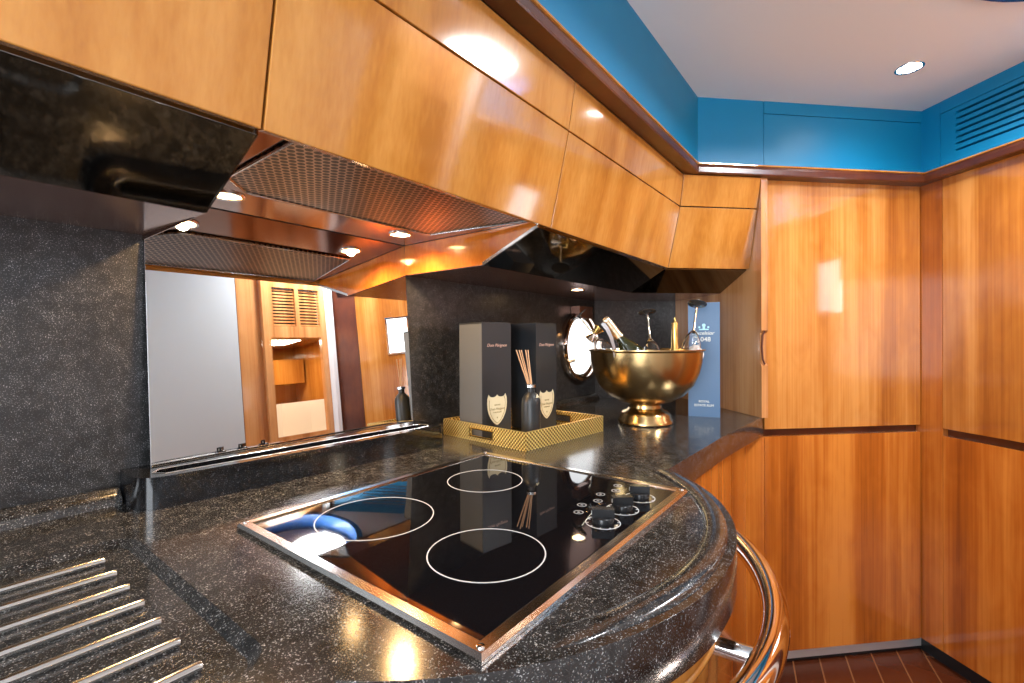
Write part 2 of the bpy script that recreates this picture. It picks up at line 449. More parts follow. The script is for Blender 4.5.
# end cabinet facing the tall-cupboard direction
cabE = root('corner_cabinet', F(.92, 1.8, .27), 'small glossy cherry upper cabinet over the brass bowl corner, beside the tall cupboard', 'cabinet')
def pe(D, h): return (D, h)
def endc(v, D): return (D-S2*v*2/1)*1 if False else D - v/S2
nrmE = (F(0, 1, 0)-W(0, 0, 0)).normalized()*.018*.978 + Vector((0, 0, .018*.2))
def epanel(v0, D0, h0, v1, D1, h1):
    # R of the mitre on the run plane: u = D/S2 - v ; R = (u-v)*S2 = D - 2*v*S2
    R0, R1 = D0-2*v0*S2+.0012, D1-2*v1*S2+.0012
    return [F(R0, D0, h0), F(RS-.002, D0, h0), F(RS-.002, D1, h1), F(R1, D1, h1)]
s0, s1 = lerp(PS, PB, .008), lerp(PS, PT, .016)
link('door', slab(epanel(PB[0], DBt, PB[1], s0[0], DSp+.0005, s0[1]), nrmE), 'wood_up', cabE)
link('door', slab(epanel(s1[0], DSp-.0005, s1[1], PT[0], DTp, PT[1]), nrmE), 'wood_up', cabE)
b = NB()
pr = [(1.637, .262), (1.575, .560), (2.17, .560), (2.17, .262)]
A = [b.verts.new(F(.86, d, h)) for d, h in pr]; B = [b.verts.new(F(RS-.003, d, h)) for d, h in pr]
b.faces.new(A); b.faces.new(B[::-1])
for i in range(4): b.faces.new((A[i], B[i], B[(i+1) % 4], A[(i+1) % 4]))
link('carcass', b, 'wood_dark', cabE)
# dark sloping fascias and undersides
FT, FB = (.600, .2535), (.764, .185)
th = Vector((0, .0, .010))
def fascia(u0, u1, par):
    c = [W(u0, *FT), W(u1, *FT), W(u1, *FB), W(u0, *FB)]
    o = link('fascia', slab(c, th, .0008), 'blackmirror', par, label='black polished sloping fascia')
    return o
fascia(-1.2, .266, cabL)
link('underside', slab([W(-1.2, .765, .185), W(.266, .765, .185), W(.266, VB-.001, .195), W(-1.2, VB-.001, .195)], Vector((0, 0, .008)), 0), 'undermirror', cabL, label='dark bronze mirror underside')
uFT, uFB = 1.612/S2-FT[0], 1.783/S2-FB[0]
b = slab([W(.872, *FT), W(uFT, *FT), W(uFB, *FB), W(.872, *FB)], th, .0)
link('fascia', b, 'blackmirror', cabR, label='black polished sloping fascia')
b = slab([W(uFT, *FT), F(RS-.003, 1.612, FT[1]), F(RS-.003, 1.783, FB[1]), W(uFB, *FB)], th, .0)
link('fascia', b, 'blackmirror', cabE, label='black polished sloping fascia')
pu = [(.875, .766), (uFB+.001, .766)]
q = F(RS-.003, 1.785, 0); pu.append((q.x, q.y)); q = F(RS-.003, DB-.002, 0); pu.append((q.x, q.y))
pu += [(2.018, VB-.001), (.875, VB-.001)]
link('underside', prism(pu, .185, .193, .0), 'undermirror', cabR, label='dark bronze mirror underside')
# hood: recess housing, filter, cheek
hood = root('cooker_hood', W(.57, .83, .27), 'recessed cooker hood with perforated metal filter above the cooktop', 'cooker hood')
link('housing', box(.268, .870, .606, VB-.004, .270, .2755, .0005), 'copper', hood, label='polished copper toned recess lining')
link('filter', prism([(.318, .606), (.850, .606), (.81, .884), (.376, .890), (.322, .83)], .2672, .2692, 0), 'perf', hood, label='perforated metal grease filter')
b = sweep([W(.318, .612, .2660), W(.848, .612, .2660), W(.81, .884, .2660), W(.376, .890, .2660), W(.322, .83, .2660)], circ(.0022, 8), closed=True)
link('filter_rim', b, 'steel_b', hood)
b = NB()
ck = [(.600, .2535), (.764, .186), (VB-.002, .186), (VB-.002, .269), (.604, .269)]
A = [b.verts.new(W(.8715, v, h)) for v, h in ck]; B = [b.verts.new(W(.8745, v, h)) for v, h in ck]
b.faces.new(A); b.faces.new(B[::-1])
for i in range(5): b.faces.new((A[i], B[i], B[(i+1) % 5], A[(i+1) % 5]))
link('cheek', b, 'wood_cheek', hood, label='glossy cherry side cheek')
link('edge_strip', slab([W(.8700, .598, .253), W(.8700, .764, .1845), W(.8700, .764, .1925), W(.8700, .598, .261)], Vector((.006, 0, 0)), .0004), 'steel_b', hood, label='bright metal edge strip')
b = NB()
A = [b.verts.new(W(.2665, v, h)) for v, h in ck]; B = [b.verts.new(W(.2680, v, h)) for v, h in ck]
b.faces.new(A); b.faces.new(B[::-1])
for i in range(5): b.faces.new((A[i], B[i], B[(i+1) % 5], A[(i+1) % 5]))
link('cheek', b, 'copper', hood)

# ------------------------------------------------------------------ downlights
def downlight(name, u, v, h, r, kind, label, group, power, spot=120):
    t = root(name, W(u, v, h), label, 'light', group)
    pr = [(r*.78, -.0005), (r*.80, -.003), (r*.98, -.003), (r, -.0005), (r, 0), (r*.78, 0)]
    link('bezel', lathe(pr+[pr[0]], W(u, v, h), 32, cap=False), 'chrome', t, True)
    link('lamp', lathe([(0, -.0015), (r*.78, -.0015), (r*.78, 0), (0, 0)], W(u, v, h), 32), kind, t)
    l = bpy.data.lights.new(name+'_beam', 'SPOT'); l.energy = power; l.spot_size = math.radians(spot); l.spot_blend = .8
    l.color = (1, .60, .25) if kind == 'lamp_warm' else (.93, .97, 1); l.shadow_soft_size = r*.4
    o = bpy.data.objects.new(name+'_beam', l); sc.collection.objects.link(o); o.location = W(u, v, h-.004)
    return t
downlight('hood_downlight', .365, .945, .2698, .030, 'lamp_warm', 'lit warm downlight under the hood at the edge of the black fascia', 'hood downlights', 16, 160)
downlight('hood_downlight', .769, .950, .2698, .030, 'lamp_warm', 'lit warm downlight under the hood beside the cherry cheek', 'hood downlights', 16, 160)
downlight('hood_downlight', 1.514, .865, .1848, .028, 'lamp_warm', 'lit warm downlight above the porthole and brass bowl', 'hood downlights', 6, 140)
downlight('ceiling_downlight', 1.924, -.088, HC-.0005, .038, 'lamp_cool', 'bright ceiling downlight near the corner of the tall cupboards', 'ceiling downlights', 8, 150)
for (u, v, wh) in ((.95, .05, 'opposite the cooktop'), (.05, -.05, 'above the viewer by the draining board'), (-.8, .0, 'behind the viewer near the saloon')):  # aisle downlights out of view, added as fill
    downlight('ceiling_downlight', u, v, HC-.0005, .035, 'lamp_cool', 'unseen ceiling downlight added as fill over the galley aisle '+wh, 'ceiling downlights', 12, 150)
# round dome in the ceiling: blue ring, recessed lit disc
dome = root('ceiling_dome', W(DC[0], DC[1], HC+.03), 'round recessed ceiling light with dark blue rim', 'ceiling light')
link('rim', lathe([(DR-.001, -.012), (DR+.02, -.012), (DR+.02, -.001), (DR-.001, -.001), (DR-.001, .085), (DR-.012, .085), (DR-.012, -.012), (DR-.001, -.012)], W(DC[0], DC[1], HC), 64, cap=False), 'navy', dome, True, label='dark blue round rim')
link('diffuser', lathe([(0, .080), (.155, .080), (.155, .084), (0, .084)], W(1.545, -.50, HC), 64), 'dome', dome)
link('cover', lathe([(0, .0845), (DR-.014, .0845), (DR-.014, .090), (0, .090)], W(DC[0], DC[1], HC), 64), 'white_paint', dome)

# ------------------------------------------------------------------ tall cupboards
def tall(R0, R1, D0, D1, conv, name_lbl, face, other, back):
    pass
HT, HM1, HM0, HBt = .5695, -.325, -.352, -1.130
tf = root('tall_cupboard', F(1.43, 1.8, FL), 'full height cherry cupboard facing the viewer, with a white window glare on its upper door', 'cupboard', 'tall cherry cupboards')
link('door', box(1.1125, 1.746, 1.555, 1.575, HM1, HT, .0015, conv=F), 'wood_tall', tf)
link('door', box(1.1125, 1.746, 1.555, 1.575, HBt, HM0, .0015, conv=F), 'wood_low', tf, label='deeper orange lower door')
link('carcass', box(1.1105, 1.748, 1.577, 2.17, FL+.061, HT, 0, conv=F), 'wood_trim', tf)
# side panel with a finger pull cut in its front edge
nz = [(-.065, .0), (-.06, .006), (-.048, .012), (.018, .012), (.03, .006), (.035, .0)]
pan = [(1.556, -.2795), (2.174, -.2795), (2.174, HT), (1.530, HT), (1.530, .04)]
b = NB()
pts = [(2.174, HT), (1.532, HT), (1.532, .030), (1.540, .020), (1.540, -.085), (1.532, -.095), (1.532, -.2795), (2.174, -.2795)]
A = [b.verts.new(F(RS, d, h)) for d, h in pts]; B = [b.verts.new(F(1.1095, d, h)) for d, h in pts]
b.faces.new(A); b.faces.new(B[::-1])
for i in range(len(pts)): b.faces.new((A[i], B[i], B[(i+1) % len(pts)], A[(i+1) % len(pts)]))
link('side_panel', b, 'wood_side', tf, label='cherry side panel closing the worktop alcove')
b = sweep([F(1.097, 1.531, .028), F(1.090, 1.533, .012), F(1.088, 1.534, -.03), F(1.090, 1.533, -.072), F(1.097, 1.531, -.09)], circ(.0035, 8), upv=Vector((S2, S2, 0)))
link('finger_pull', b, 'wood_trim', tf, True)
# right wall: filler and cupboard(s)
fl = root('filler_panel', F(1.76, 1.515, FL), 'narrow full height cherry filler panel in the corner between the tall cupboards', 'panel')
link('upper_panel', box(1.75, 1.785, 1.4775, 1.576, HBt, HT, .0012, conv=F), 'wood_low', fl)
fl2 = root('filler_panel', F(1.05, 1.57, FL), 'cherry filler panel under the far end of the worktop', 'panel')
link('lower_panel', box(1.03, 1.1105, 1.555, 1.576, HBt, -.3525, .001, conv=F), 'wood_low', fl2)
def rightcab(D0, D1, label):
    t = root('tall_cupboard', F(2.0, (D0+D1)/2, FL), label, 'cupboard', 'tall cherry cupboards')
    link('door', box(1.75, 1.77, D0, D1, HM1, HT, .0015, conv=F), 'wood_tall', t)
    link('door', box(1.75, 1.77, D0, D1, HBt, HM0, .0015, conv=F), 'wood_low', t, label='deeper orange lower door')
    link('carcass', box(1.772, 1.789, D0-.001, D1+.001, FL+.061, HT, 0, conv=F), 'wood_trim', t)
rightcab(1.222, 1.4755, 'full height cherry cupboard on the right wall, beneath the slotted blue panel')

# ------------------------------------------------------------------ base cabinets
CB = (.61, .617)
b = prism([(.22, .40)]+arc(CB[0], CB[1], .45, 215, 325, 40)+[(1.0, .40), (1.0, .98), (.22, .98)], FL+.06, -.3455, .001)
bc = root('base_cabinet', W(.61, .6, FL), 'curved cherry base cabinet bulging out beneath the cooktop', 'cabinet')
link('carcass', b, 'wood_up', bc, True, label='curved glossy cherry front')
b = sweep(arc(CB[0], CB[1], .4525, 212, 328, 60, -.3905), circ(.0045, 10))
link('bead', b, 'wood_up', bc, True)
b = NB(); b = sweep(arc(CB[0], CB[1], .452, 212, 328, 60, -.3640), [(0, -.018), (.004, -.018), (.004, .018), (0, .018)])
link('rail_panel', b, 'wood_up', bc, True)
def base(u0, u1, label):
    t = root('base_cabinet', W((u0+u1)/2, .6, FL), label, 'cabinet')
    link('carcass', box(u0, min(u1, 1.78), .385, .98, FL+.06, -.3515, 0), 'wood_dark', t)
    link('door', box(u0+.002, u1-.002, .364, .383, FL+.06, -.3525, .0015), 'wood_low', t)
    return t
base(1.002, 1.618, 'cherry base cabinet right of the curved front, below the far worktop')
base(1.620, 1.832, 'narrow cherry base cabinet meeting the tall cupboard below the worktop end')
base(-.9, .218, 'cherry base cabinet below the ribbed draining board')
link('baseboard_left', box(-.9, 1.9, .46, .48, FL, FL+.06), 'rubber', **struct)

# ------------------------------------------------------------------ worktop
ED = .475
a0 = math.degrees(math.asin((.352-CB[1])/ED))          # right contact angle (negative)
pts = [(-1.2, VB-.001), (2.018, VB-.001)]
for R, D in ((RS-.001, DB-.001), (RS-.001, 1.5535), (1.106, 1.5535)):
    q = F(R, D, 0); pts.append((q.x, q.y))
pts.append((1.45, .345))
pts += arc(CB[0], CB[1], ED, a0, -180-a0, 70)
pts.append((-1.2, .352))
wt = link('worktop', prism(pts, -.350, -.280, 0), 'granite', label='black speckled granite worktop with a bulging rounded front around the cooktop', cat='worktop')
# cut the draining tray
def cutter(bm):
    me = bpy.data.meshes.new('c'); bmesh.ops.recalc_face_normals(bm, faces=bm.faces); bm.to_mesh(me); bm.free()
    o = bpy.data.objects.new('c', me); sc.collection.objects.link(o); return o
def cut(obj, bm):
    c = cutter(bm); md = obj.modifiers.new('b', 'BOOLEAN'); md.operation = 'DIFFERENCE'; md.solver = 'EXACT'; md.object = c
    bpy.context.view_layer.update()
    me = bpy.data.meshes.new_from_object(obj.evaluated_get(bpy.context.evaluated_depsgraph_get()))
    obj.modifiers.clear(); obj.data = me; bpy.data.objects.remove(c)
# tray recess: a dish with sloped edges
b = NB()
def rrect(x0, x1, y0, y1, r, z, n=6):
    out = []
    for cx, cy, a in ((x1-r, y1-r, 0), (x0+r, y1-r, 90), (x0+r, y0+r, 180), (x1-r, y0+r, 270)):
        for k in range(n+1):
            t = math.radians(a+90*k/n); out.append(W(cx+r*math.cos(t), cy+r*math.sin(t), z))
    return out
lv = [rrect(-.95, .200, .420, .856, .035, -.26), rrect(-.95, .200, .420, .856, .035, -.2802), rrect(-.93, .189, .431, .846, .025, -.2895)]
rg = [[b.verts.new(p) for p in L_] for L_ in lv]
b.faces.new(rg[0]); b.faces.new(rg[-1][::-1])
for A, B in zip(rg, rg[1:]):
    for i in range(len(A)): b.faces.new((A[i], A[(i+1) % len(A)], B[(i+1) % len(A)], B[i]))
cut(wt, b)
bmw = NB(); bmw.from_mesh(wt.data)
es = [e for e in bmw.edges if e.is_manifold and e.calc_face_angle(0) > 1.2 and all(abs(v.co.z-(CZ-.280)) < 1e-4 for v in e.verts)
      and all((v.co.y < .5 and v.co.y < .42) for v in e.verts)]
bmesh.ops.bevel(bmw, geom=es, offset=.014, segments=5, profile=.5, affect='EDGES', clamp_overlap=True)
es = [e for e in bmw.edges if e.is_manifold and e.calc_face_angle(0) > 1.2 and all(abs(v.co.z-(CZ-.350)) < 1e-4 for v in e.verts)]
bmesh.ops.bevel(bmw, geom=es, offset=.006, segments=2, profile=.5, affect='EDGES', clamp_overlap=True)
bmw.to_mesh(wt.data); bmw.free()
wt.data.update()
wt.data.set_sharp_from_angle(angle=math.radians(35))
for p in wt.data.polygons: p.use_smooth = abs(p.normal.z) < .985
wt.data.update()
# raised rim following the bulge
rp = [(-.017, 0), (-.0155, .004), (-.012, .0065), (.010, .0065), (.0145, .004), (.017, 0)]
b = sweep(arc(CB[0], CB[1], .447, -36, -130, 110, -.2802), [(x, y) for x, y in rp])
for v in b.verts:        # the bead dies away into the flat top beside the cooktop corner
    a = math.degrees(math.atan2(v.co.y-CB[1], v.co.x-CB[0])); k = min(1, max(0, (a+130)/32)); k = k*k*(3-2*k)
    v.co.z = CZ-.2802 + (v.co.z-CZ+.2802)*k - .0006*(1-k)
link('worktop_rim', b, 'granite', wt, True)
# draining ribs
for k in range(7):
    v = .798-k*.0545; ue = .158
    b = tube([W(-.80, v, -.2860), W(ue-.004, v, -.2860), W(ue, v, -.2868)], .0050, n=12)
    link('draining_rib', b, 'steel_b', wt, True, label='brushed steel draining rib')
# cove strip along the wall
cp = [(-.0, 0), (-.030, 0), (-.028, .010), (-.018, .022), (0, .026)]
link('cove_strip', sweep([W(-1.2, 1.055, -.2798), W(.228, 1.055, -.2798)], [(-x, y) for x, y in cp]), 'granite', wt, True)
link('cove_strip', sweep([W(.90, 1.055, -.2798), W(2.0, 1.055, -.2798)], [(-x, y) for x, y in cp]), 'granite', wt, True)

# ledge in front of the splashback, with slot
outer = [(.232, 1.058), (.230, .990), (.2315, .978), (.2355, .967), (.2425, .957), (.2515, .950), (.263, .9455), (.278, .9435), (.56, .923), (.862, .908), (.877, .915), (.882, .94), (.884, 1.058)]
ld = link('utensil_ledge', prism(outer, -.2798, -.226, .006, seg=3), 'granite_dark', smooth=True, origin=W(.56, .98, -.28),
          label='raised black granite ledge with a long slot in front of the mirror splashback', cat='ledge')
b = prism([(.274, 1.002), (.262, .985), (.274, .967), (.56, .948), (.842, .934), (.856, .950), (.846, .972), (.56, .990)], -.262, -.20, 0)
for v in b.verts: v.co -= ld.location
c0 = b; me = bpy.data.meshes.new('c'); bmesh.ops.recalc_face_normals(c0, faces=c0.faces); c0.to_mesh(me); c0.free()
co = bpy.data.objects.new('c', me); sc.collection.objects.link(co); co.location = ld.location
md = ld.modifiers.new('b', 'BOOLEAN'); md.operation = 'DIFFERENCE'; md.solver = 'EXACT'; md.object = co
bpy.context.view_layer.update()
me2 = bpy.data.meshes.new_from_object(ld.evaluated_get(bpy.context.evaluated_depsgraph_get())); ld.modifiers.clear(); ld.data = me2; me2.update(); me2.set_sharp_from_angle(angle=math.radians(30)); bpy.data.objects.remove(co)
b = sweep([W(*p, -.2268) for p in [(.273, 1.004), (.260, .985), (.273, .965), (.56, .946), (.843, .932), (.858, .950), (.848, .974), (.56, .992)]], circ(.0018, 6), closed=True)
link('slot_edging', b, 'steel_b', ld, True, label='bright edging around the slot')

# mirror-polished splashback, leaning slightly
TL = math.radians(4.0)
b = NB()
v0, v1 = 1.024, 1.024+.495*math.tan(TL)
c = [W(.268, v0, -.2255), W(.8705, v0, -.2255), W(.8705, v1, .2690), W(.268, v1, .2690)]
link('steel_splashback', slab(c, Vector((0, .0015, 0)), .0004), 'steel', origin=W(.57, 1.04, -.2255),
     label='mirror polished steel splashback panel behind the cooktop', cat='splashback')

# ------------------------------------------------------------------ cooktop
ct = root('cooktop', W(.60, .525, -.28), 'black glass ceramic cooktop with steel frame, three rings and dial knobs', 'cooktop')
u0, u1, v0, v1 = .3010, .8640, .2670, .7530
ring_path = [W(u0+.009, v0+.009, -.2795), W(u1-.009, v0+.009, -.2795), W(u1-.009, v1-.009, -.2795), W(u0+.009, v1-.009, -.2795)]
prf = [(-.009, 0), (-.009, .0065), (-.006, .0085), (.006, .0085), (.009, .004), (.009, 0)]
link('frame', sweep(ring_path, prf, closed=True), 'steel_b', ct)
link('glass_plate', box(u0+.0175, u1-.0175, v0+.0175, v1-.0175, -.2795, -.2735, .0008), 'glass_black', ct)
def ringmark(u, v, r, wd=.0016, h=-.2734, n=64):
    return lathe([(r-wd/2, 0), (r+wd/2, 0), (r+wd/2, .0003), (r-wd/2, .0003), (r-wd/2, 0)], W(u, v, h), n, cap=False)
for (u, v, r) in ((.692, .603, .0725), (.447, .615, .0885), (.457, .396, .0757)):
    link('cooking_zone', ringmark(u, v, r), 'white_print', ct, label='thin white cooking zone ring')
for k, u in enumerate((.637, .705, .775)):
    v = .322
    kn = link('control_knob', lathe([(0, 0), (.0160, 0), (.0165, .003), (.0155, .0085), (.0135, .0100), (0, .0100)], W(u, v, -.2733), 32), 'black_plastic', ct, True)
    ang = (2.15, 2.3, 2.05)[k]; dx, dy = math.cos(ang), math.sin(ang)
    def kc(x, y, h): return W(u+x*dx-y*dy, v+x*dy+y*dx, h)
    link('grip', box(-.0165, .0165, -.0065, .0065, -.2660, -.2520, .0050, conv=kc, seg=4), 'black_plastic', kn, True)
    link('pointer', box(.0163, .0168, -.0008, .0008, -.262, -.2560, 0, conv=kc), 'white_print', kn, label='white pointer mark')
    m_ = ringmark(u, v, .0255, .0012)
    for j in range(9):
        a = j*2*PI/10+.3
        def tk(x, y, h): return W(u+x*math.cos(a)-y*math.sin(a), v+x*math.sin(a)+y*math.cos(a), h)
        box(.0215, .0255, -.0006, .0006, -.2734, -.2731, 0, m_, conv=tk)
    link('dial_scale', m_, 'white_print', ct, label='white dial scale')
for (u, v) in ((.652, .372), (.684, .384), (.718, .372), (.751, .384), (.785, .371), (.815, .381)):
    m_ = ringmark(u, v, .0072, .0016, n=28); box(u-.002, u+.002, v-.002, v+.002, -.2734, -.2731, 0, m_)
    link('zone_symbol', m_, 'grey_print', ct, label='small white printed zone symbol')
for (u, v) in ((u0+.009, v0+.009), (u1-.009, v0+.009), (u1-.009, v1-.009), (u0+.009, v1-.009)):
    link('corner_screw', lathe([(0, 0), (.0042, 0), (.0035, .0016), (0, .0022)], W(u, v, -.2711), 20), 'chrome', ct, True)
link('maker_mark', box(.34, .375, .745, .748, -.2734, -.2731, 0, box(.345, .385, .737, .7395, -.2734, -.2731)), 'white_print', ct)

# ------------------------------------------------------------------ handrail
HRc, HRr, HRh = (.66, .661), .556, -.394
hr = root('handrail', W(HRc[0], HRc[1]-HRr, HRh), 'curved polished tube handrail on stand-offs around the bulging counter front', 'handrail')
link('tube', sweep(arc(HRc[0], HRc[1], HRr, -31, -149, 90, HRh), circ(.0185, 24)), 'bronze_tube', hr, True)
for a in (-86.5, -48, -132):
    ca, sa = math.cos(math.radians(a)), math.sin(math.radians(a))
    ox, oy = CB[0]-HRc[0], CB[1]-HRc[1]
    bq = ox*ca+oy*sa; L_ = -bq+math.sqrt(bq*bq-(ox*ox+oy*oy-HRr*HRr))
    b = tube([W(CB[0]+ca*.4505, CB[1]+sa*.4505, HRh), W(CB[0]+ca*(L_-.008), CB[1]+sa*(L_-.008), HRh)], .0115, n=24)
    link('stand_off', b, 'chrome', hr, True, label='chrome stand-off post')

# ------------------------------------------------------------------ porthole
ph = root('porthole', W(1.838, VB, -.02), 'round polished metal porthole showing white daylight in the granite wall', 'porthole')
PC = W(1.856, VB-.0005, -.030); AX = Vector((0, -1, 0))
link('frame', lathe([(.136, 0), (.158, 0), (.158, .020), (.152, .032), (.140, .032), (.136, .012), (.136, 0)], PC, 64, AX, cap=False), 'bronze_tube', ph, True)
link('inner_ring', lathe([(.124, .003), (.1355, .003), (.1355, .016), (.130, .020), (.124, .016), (.124, .003)], PC, 64, AX, cap=False), 'steel_b', ph, True)
link('pane', lathe([(0, .006), (.125, .006), (.125, .009), (0, .009)], PC, 64, AX), 'daylight', ph, label='bright white daylit pane')
link('hinge', box(1.856-.060, 1.856+.060, VB-.045, VB-.002, .095, .148, .006), 'undermirror', ph, label='dark bronze hinge block')
for s in (-1, 1):
    a = math.radians(-90+s*62)
    px, pz = PC.x+.145*math.cos(a), PC.z+.145*math.sin(a)
    b = tube([Vector((px, VB-.02, pz)), Vector((px-.02*s, VB-.050, pz+.012))], .007, n=10)
    tube([Vector((px-.03*s-.02, VB-.050, pz+.006)), Vector((px+.01, VB-.050, pz+.022))], .005, b, 10)
    link('clamp_screw', b, 'foil', ph, True)

# ------------------------------------------------------------------ tray and what stands in it
TA = math.radians(-5.5)
TO = W(.950, .692, -.2798)
def T(x, y, h): return TO + Vector((x*math.cos(TA)-y*math.sin(TA), x*math.sin(TA)+y*math.cos(TA), h))
# left side direction is +y of this frame
tr = root('serving_tray', T(.17, .15, 0), 'rectangular gold woven-pattern serving tray with cut-out handles', 'tray')
LX, LY, HH, TT = .358, .328, .047, .007
link('base', box(.001, LX-.001, .001, LY-.001, 0, .004, .0, conv=T), 'gold', tr)
link('side', box(0, LX, 0, TT, .0, HH, .001, conv=T), 'weave', tr)
link('side', box(0, LX, LY-TT, LY, .0, HH, .001, conv=T), 'weave', tr)
for x in (0, LX-TT):
    b = box(x, x+TT, TT, LY*.36, 0, HH, .001, conv=T); box(x, x+TT, LY*.64, LY-TT, 0, HH, .001, b, T)
    box(x, x+TT, LY*.36, LY*.64, 0, .013, .0, b, T); box(x, x+TT, LY*.36, LY*.64, .034, HH, .0, b, T)
    link('side', b, 'weave', tr)
    zz = [T(x+TT/2-.0045, LY*.36, .013), T(x+TT/2-.0045, LY*.64, .013), T(x+TT/2-.0045, LY*.64, .034), T(x+TT/2-.0045, LY*.36, .034)]
    link('handle_edging', sweep(zz, circ(.0018, 6), closed=True, upv=(T(1, 0, 0)-T(0, 0, 0)).normalized()), 'gold', tr)

def gift_box(P, ang, s, h, label, grey=False):
    """P = front corner on the base (world), ang = world angle of the right-hand face"""
    ex = Vector((math.cos(ang), math.sin(ang), 0)); ey = Vector((-ex.y, ex.x, 0))
    def G(x, y, z): return P + ex*x + ey*y + Vector((0, 0, z))
    t = root('champagne_box', G(s/2, s/2, 0), label, 'box', 'champagne gift boxes on the tray')
    link('carton', box(0, s, 0, s, 0, h*.985, .0012, conv=G), 'black_matt', t)
    link('lid', box(-.0006, s+.0006, -.0006, s+.0006, h*.985, h, .0012, conv=G), 'black_matt', t)
    if grey: link('side_panel', box(-.0010, -.0002, .001, s-.001, .001, h*.984, 0, conv=G), 'sheen_card', t, label='side face with its sheen painted in grey')  # black card in itself; sheen from the hood lamp put into the colour
    # lettering and shield on the face y=0 (facing -ey)
    b = text_bm('Dom P\u00e9rignon', .0125, G(s*.50, -.0006, h*.785), ex, Vector((0, 0, 1)), shear=.35)
    link('lettering', b, 'pink_ink', t)
    sw, sh, cx, cz = .036, .083, s*.50, h*.225
    n = 14; prof = []
    top = cz+sh*.56
    prof += [(cx-sw*.86, top)]
    for k in range(1, 7): a = PI*k/7; prof.append((cx-sw*.43-math.cos(a)*sw*.43, top-math.sin(a)*.009))
    prof += [(cx, top-.002)]
    for k in range(1, 7): a = PI*k/7; prof.append((cx+sw*.43-math.cos(a)*sw*.43, top-math.sin(a)*.009))
    prof += [(cx+sw*.86, top)]
    right = [(1.0, .42), (1.03, .25), (.98, .05), (.86, -.12), (.66, -.28), (.38, -.42), (.12, -.50), (0, -.52)]
    prof += [(cx+sw*x, cz+sh*y) for x, y in right] + [(cx-sw*x, cz+sh*y) for x, y in right[:-1][::-1]]
    def poly(pr, d0, d1):
        bb = NB(); A = [bb.verts.new(G(x, d0, z)) for x, z in pr]; B = [bb.verts.new(G(x, d1, z)) for x, z in pr]
        bb.faces.new(A); bb.faces.new(B[::-1])
        for i in range(len(pr)): bb.faces.new((A[i], B[i], B[(i+1) % len(pr)], A[(i+1) % len(pr)]))
        return bb
    lab = link('shield_label', poly(prof, -.0012, -.0002), 'cream', t, label='cream shield shaped label')
    bb = text_bm('VINTAGE', .0055, G(cx, -.0014, cz+.013), ex, Vector((0, 0, 1)))
    bb = merge(bb, text_bm('Dom P\u00e9rignon', .0095, G(cx, -.0014, cz+.0005), ex, Vector((0, 0, 1)), shear=.3))
    bb = merge(bb, text_bm('CHAMPAGNE', .0052, G(cx, -.0014, cz-.008), ex, Vector((0, 0, 1))))
    bb = merge(bb, text_bm('\u2605', .007, G(cx, -.0014, cz-.024), ex, Vector((0, 0, 1))))
    link('label_print', bb, 'label_ink', lab)
    path = [G(cx+(x-cx)*.82, -.0014, cz+(z-cz)*.86) for x, z in prof[14:]]
    link('border_line', sweep(path, circ(.0008, 4), upv=-ey), 'label_ink', lab)
    return t
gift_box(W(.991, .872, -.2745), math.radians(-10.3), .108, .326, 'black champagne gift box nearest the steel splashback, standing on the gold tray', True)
gift_box(W(1.170, .812, -.2745), math.radians(-4), .102, .326, 'black champagne gift box behind the reed diffuser on the gold tray')
# reed diffuser
dfc = W(1.058, .752, -.2745)
df = root('reed_diffuser', dfc, 'matt black bottle reed diffuser with pale sticks in front of the champagne boxes', 'diffuser')
link('bottle', lathe([(0, 0), (.024, 0), (.0265, .003), (.0265, .100), (.025, .112), (.018, .124), (.0105, .131), (.0105, .142), (.0135, .144), (.0135, .152), (.008, .153), (.008, .135), (0, .135)], dfc, 40), 'black_glass', df, True)
link('collar', lathe([(.0137, .1445), (.0145, .1445), (.0145, .1515), (.0137, .1515), (.0137, .1445)], dfc, 32, cap=False), 'steel_b', df, True)
link('sticker', slab([dfc+Vector((.0, 0, 0))+rt*.012-Vector((fw.x, fw.y, 0))*.0235+Vector((0, 0, .117))]*1+[dfc+rt*.022-Vector((fw.x, fw.y, 0))*.012+Vector((0, 0, .118)), dfc+rt*.016-Vector((fw.x, fw.y, 0))*.012+Vector((0, 0, .127))], Vector((0, 0, .0005)), 0), 'cream', df)
rx = Vector((rt.x, rt.y, 0)).normalized(); fz = Vector((fw.x, fw.y, 0)).normalized()
for k, (a, c) in enumerate(((-.040, .010), (-.032, -.006), (-.026, .008), (-.014, .004), (-.008, -.006))):
    base_ = dfc + Vector((0, 0, .137)) + rx*(.003*(k-2)*.6); top = dfc + Vector((0, 0, .247)) + rx*a + fz*c
    link('reed', tube([base_, top], .0017, n=8), 'reed', df, True)

# ------------------------------------------------------------------ brass bowl and contents
bx, by = 1.524, .612
BO = W(bx, by, -.2798)
bw = root('champagne_bowl', BO, 'large footed brass champagne bowl holding bottles and upturned glasses', 'bowl')
op = [(0, .062), (.040, .064), (.085, .074), (.125, .096), (.155, .130), (.172, .170), (.180, .205), (.183, .238), (.190, .244), (.190, .247), (.182, .247),
      (.178, .238), (.175, .205), (.167, .170), (.150, .133), (.120, .100), (.083, .079), (.040, .069), (0, .067)]
link('basin', lathe(op, BO, 96), 'brass', bw, True)
ft = [(0, 0), (.086, 0), (.090, .004), (.089, .012), (.084, .018), (.082, .030), (.074, .040), (.060, .046), (.054, .052), (.053, .062), (.056, .066), (0, .066)]
link('foot', lathe(ft, BO, 72), 'brass', bw, True)

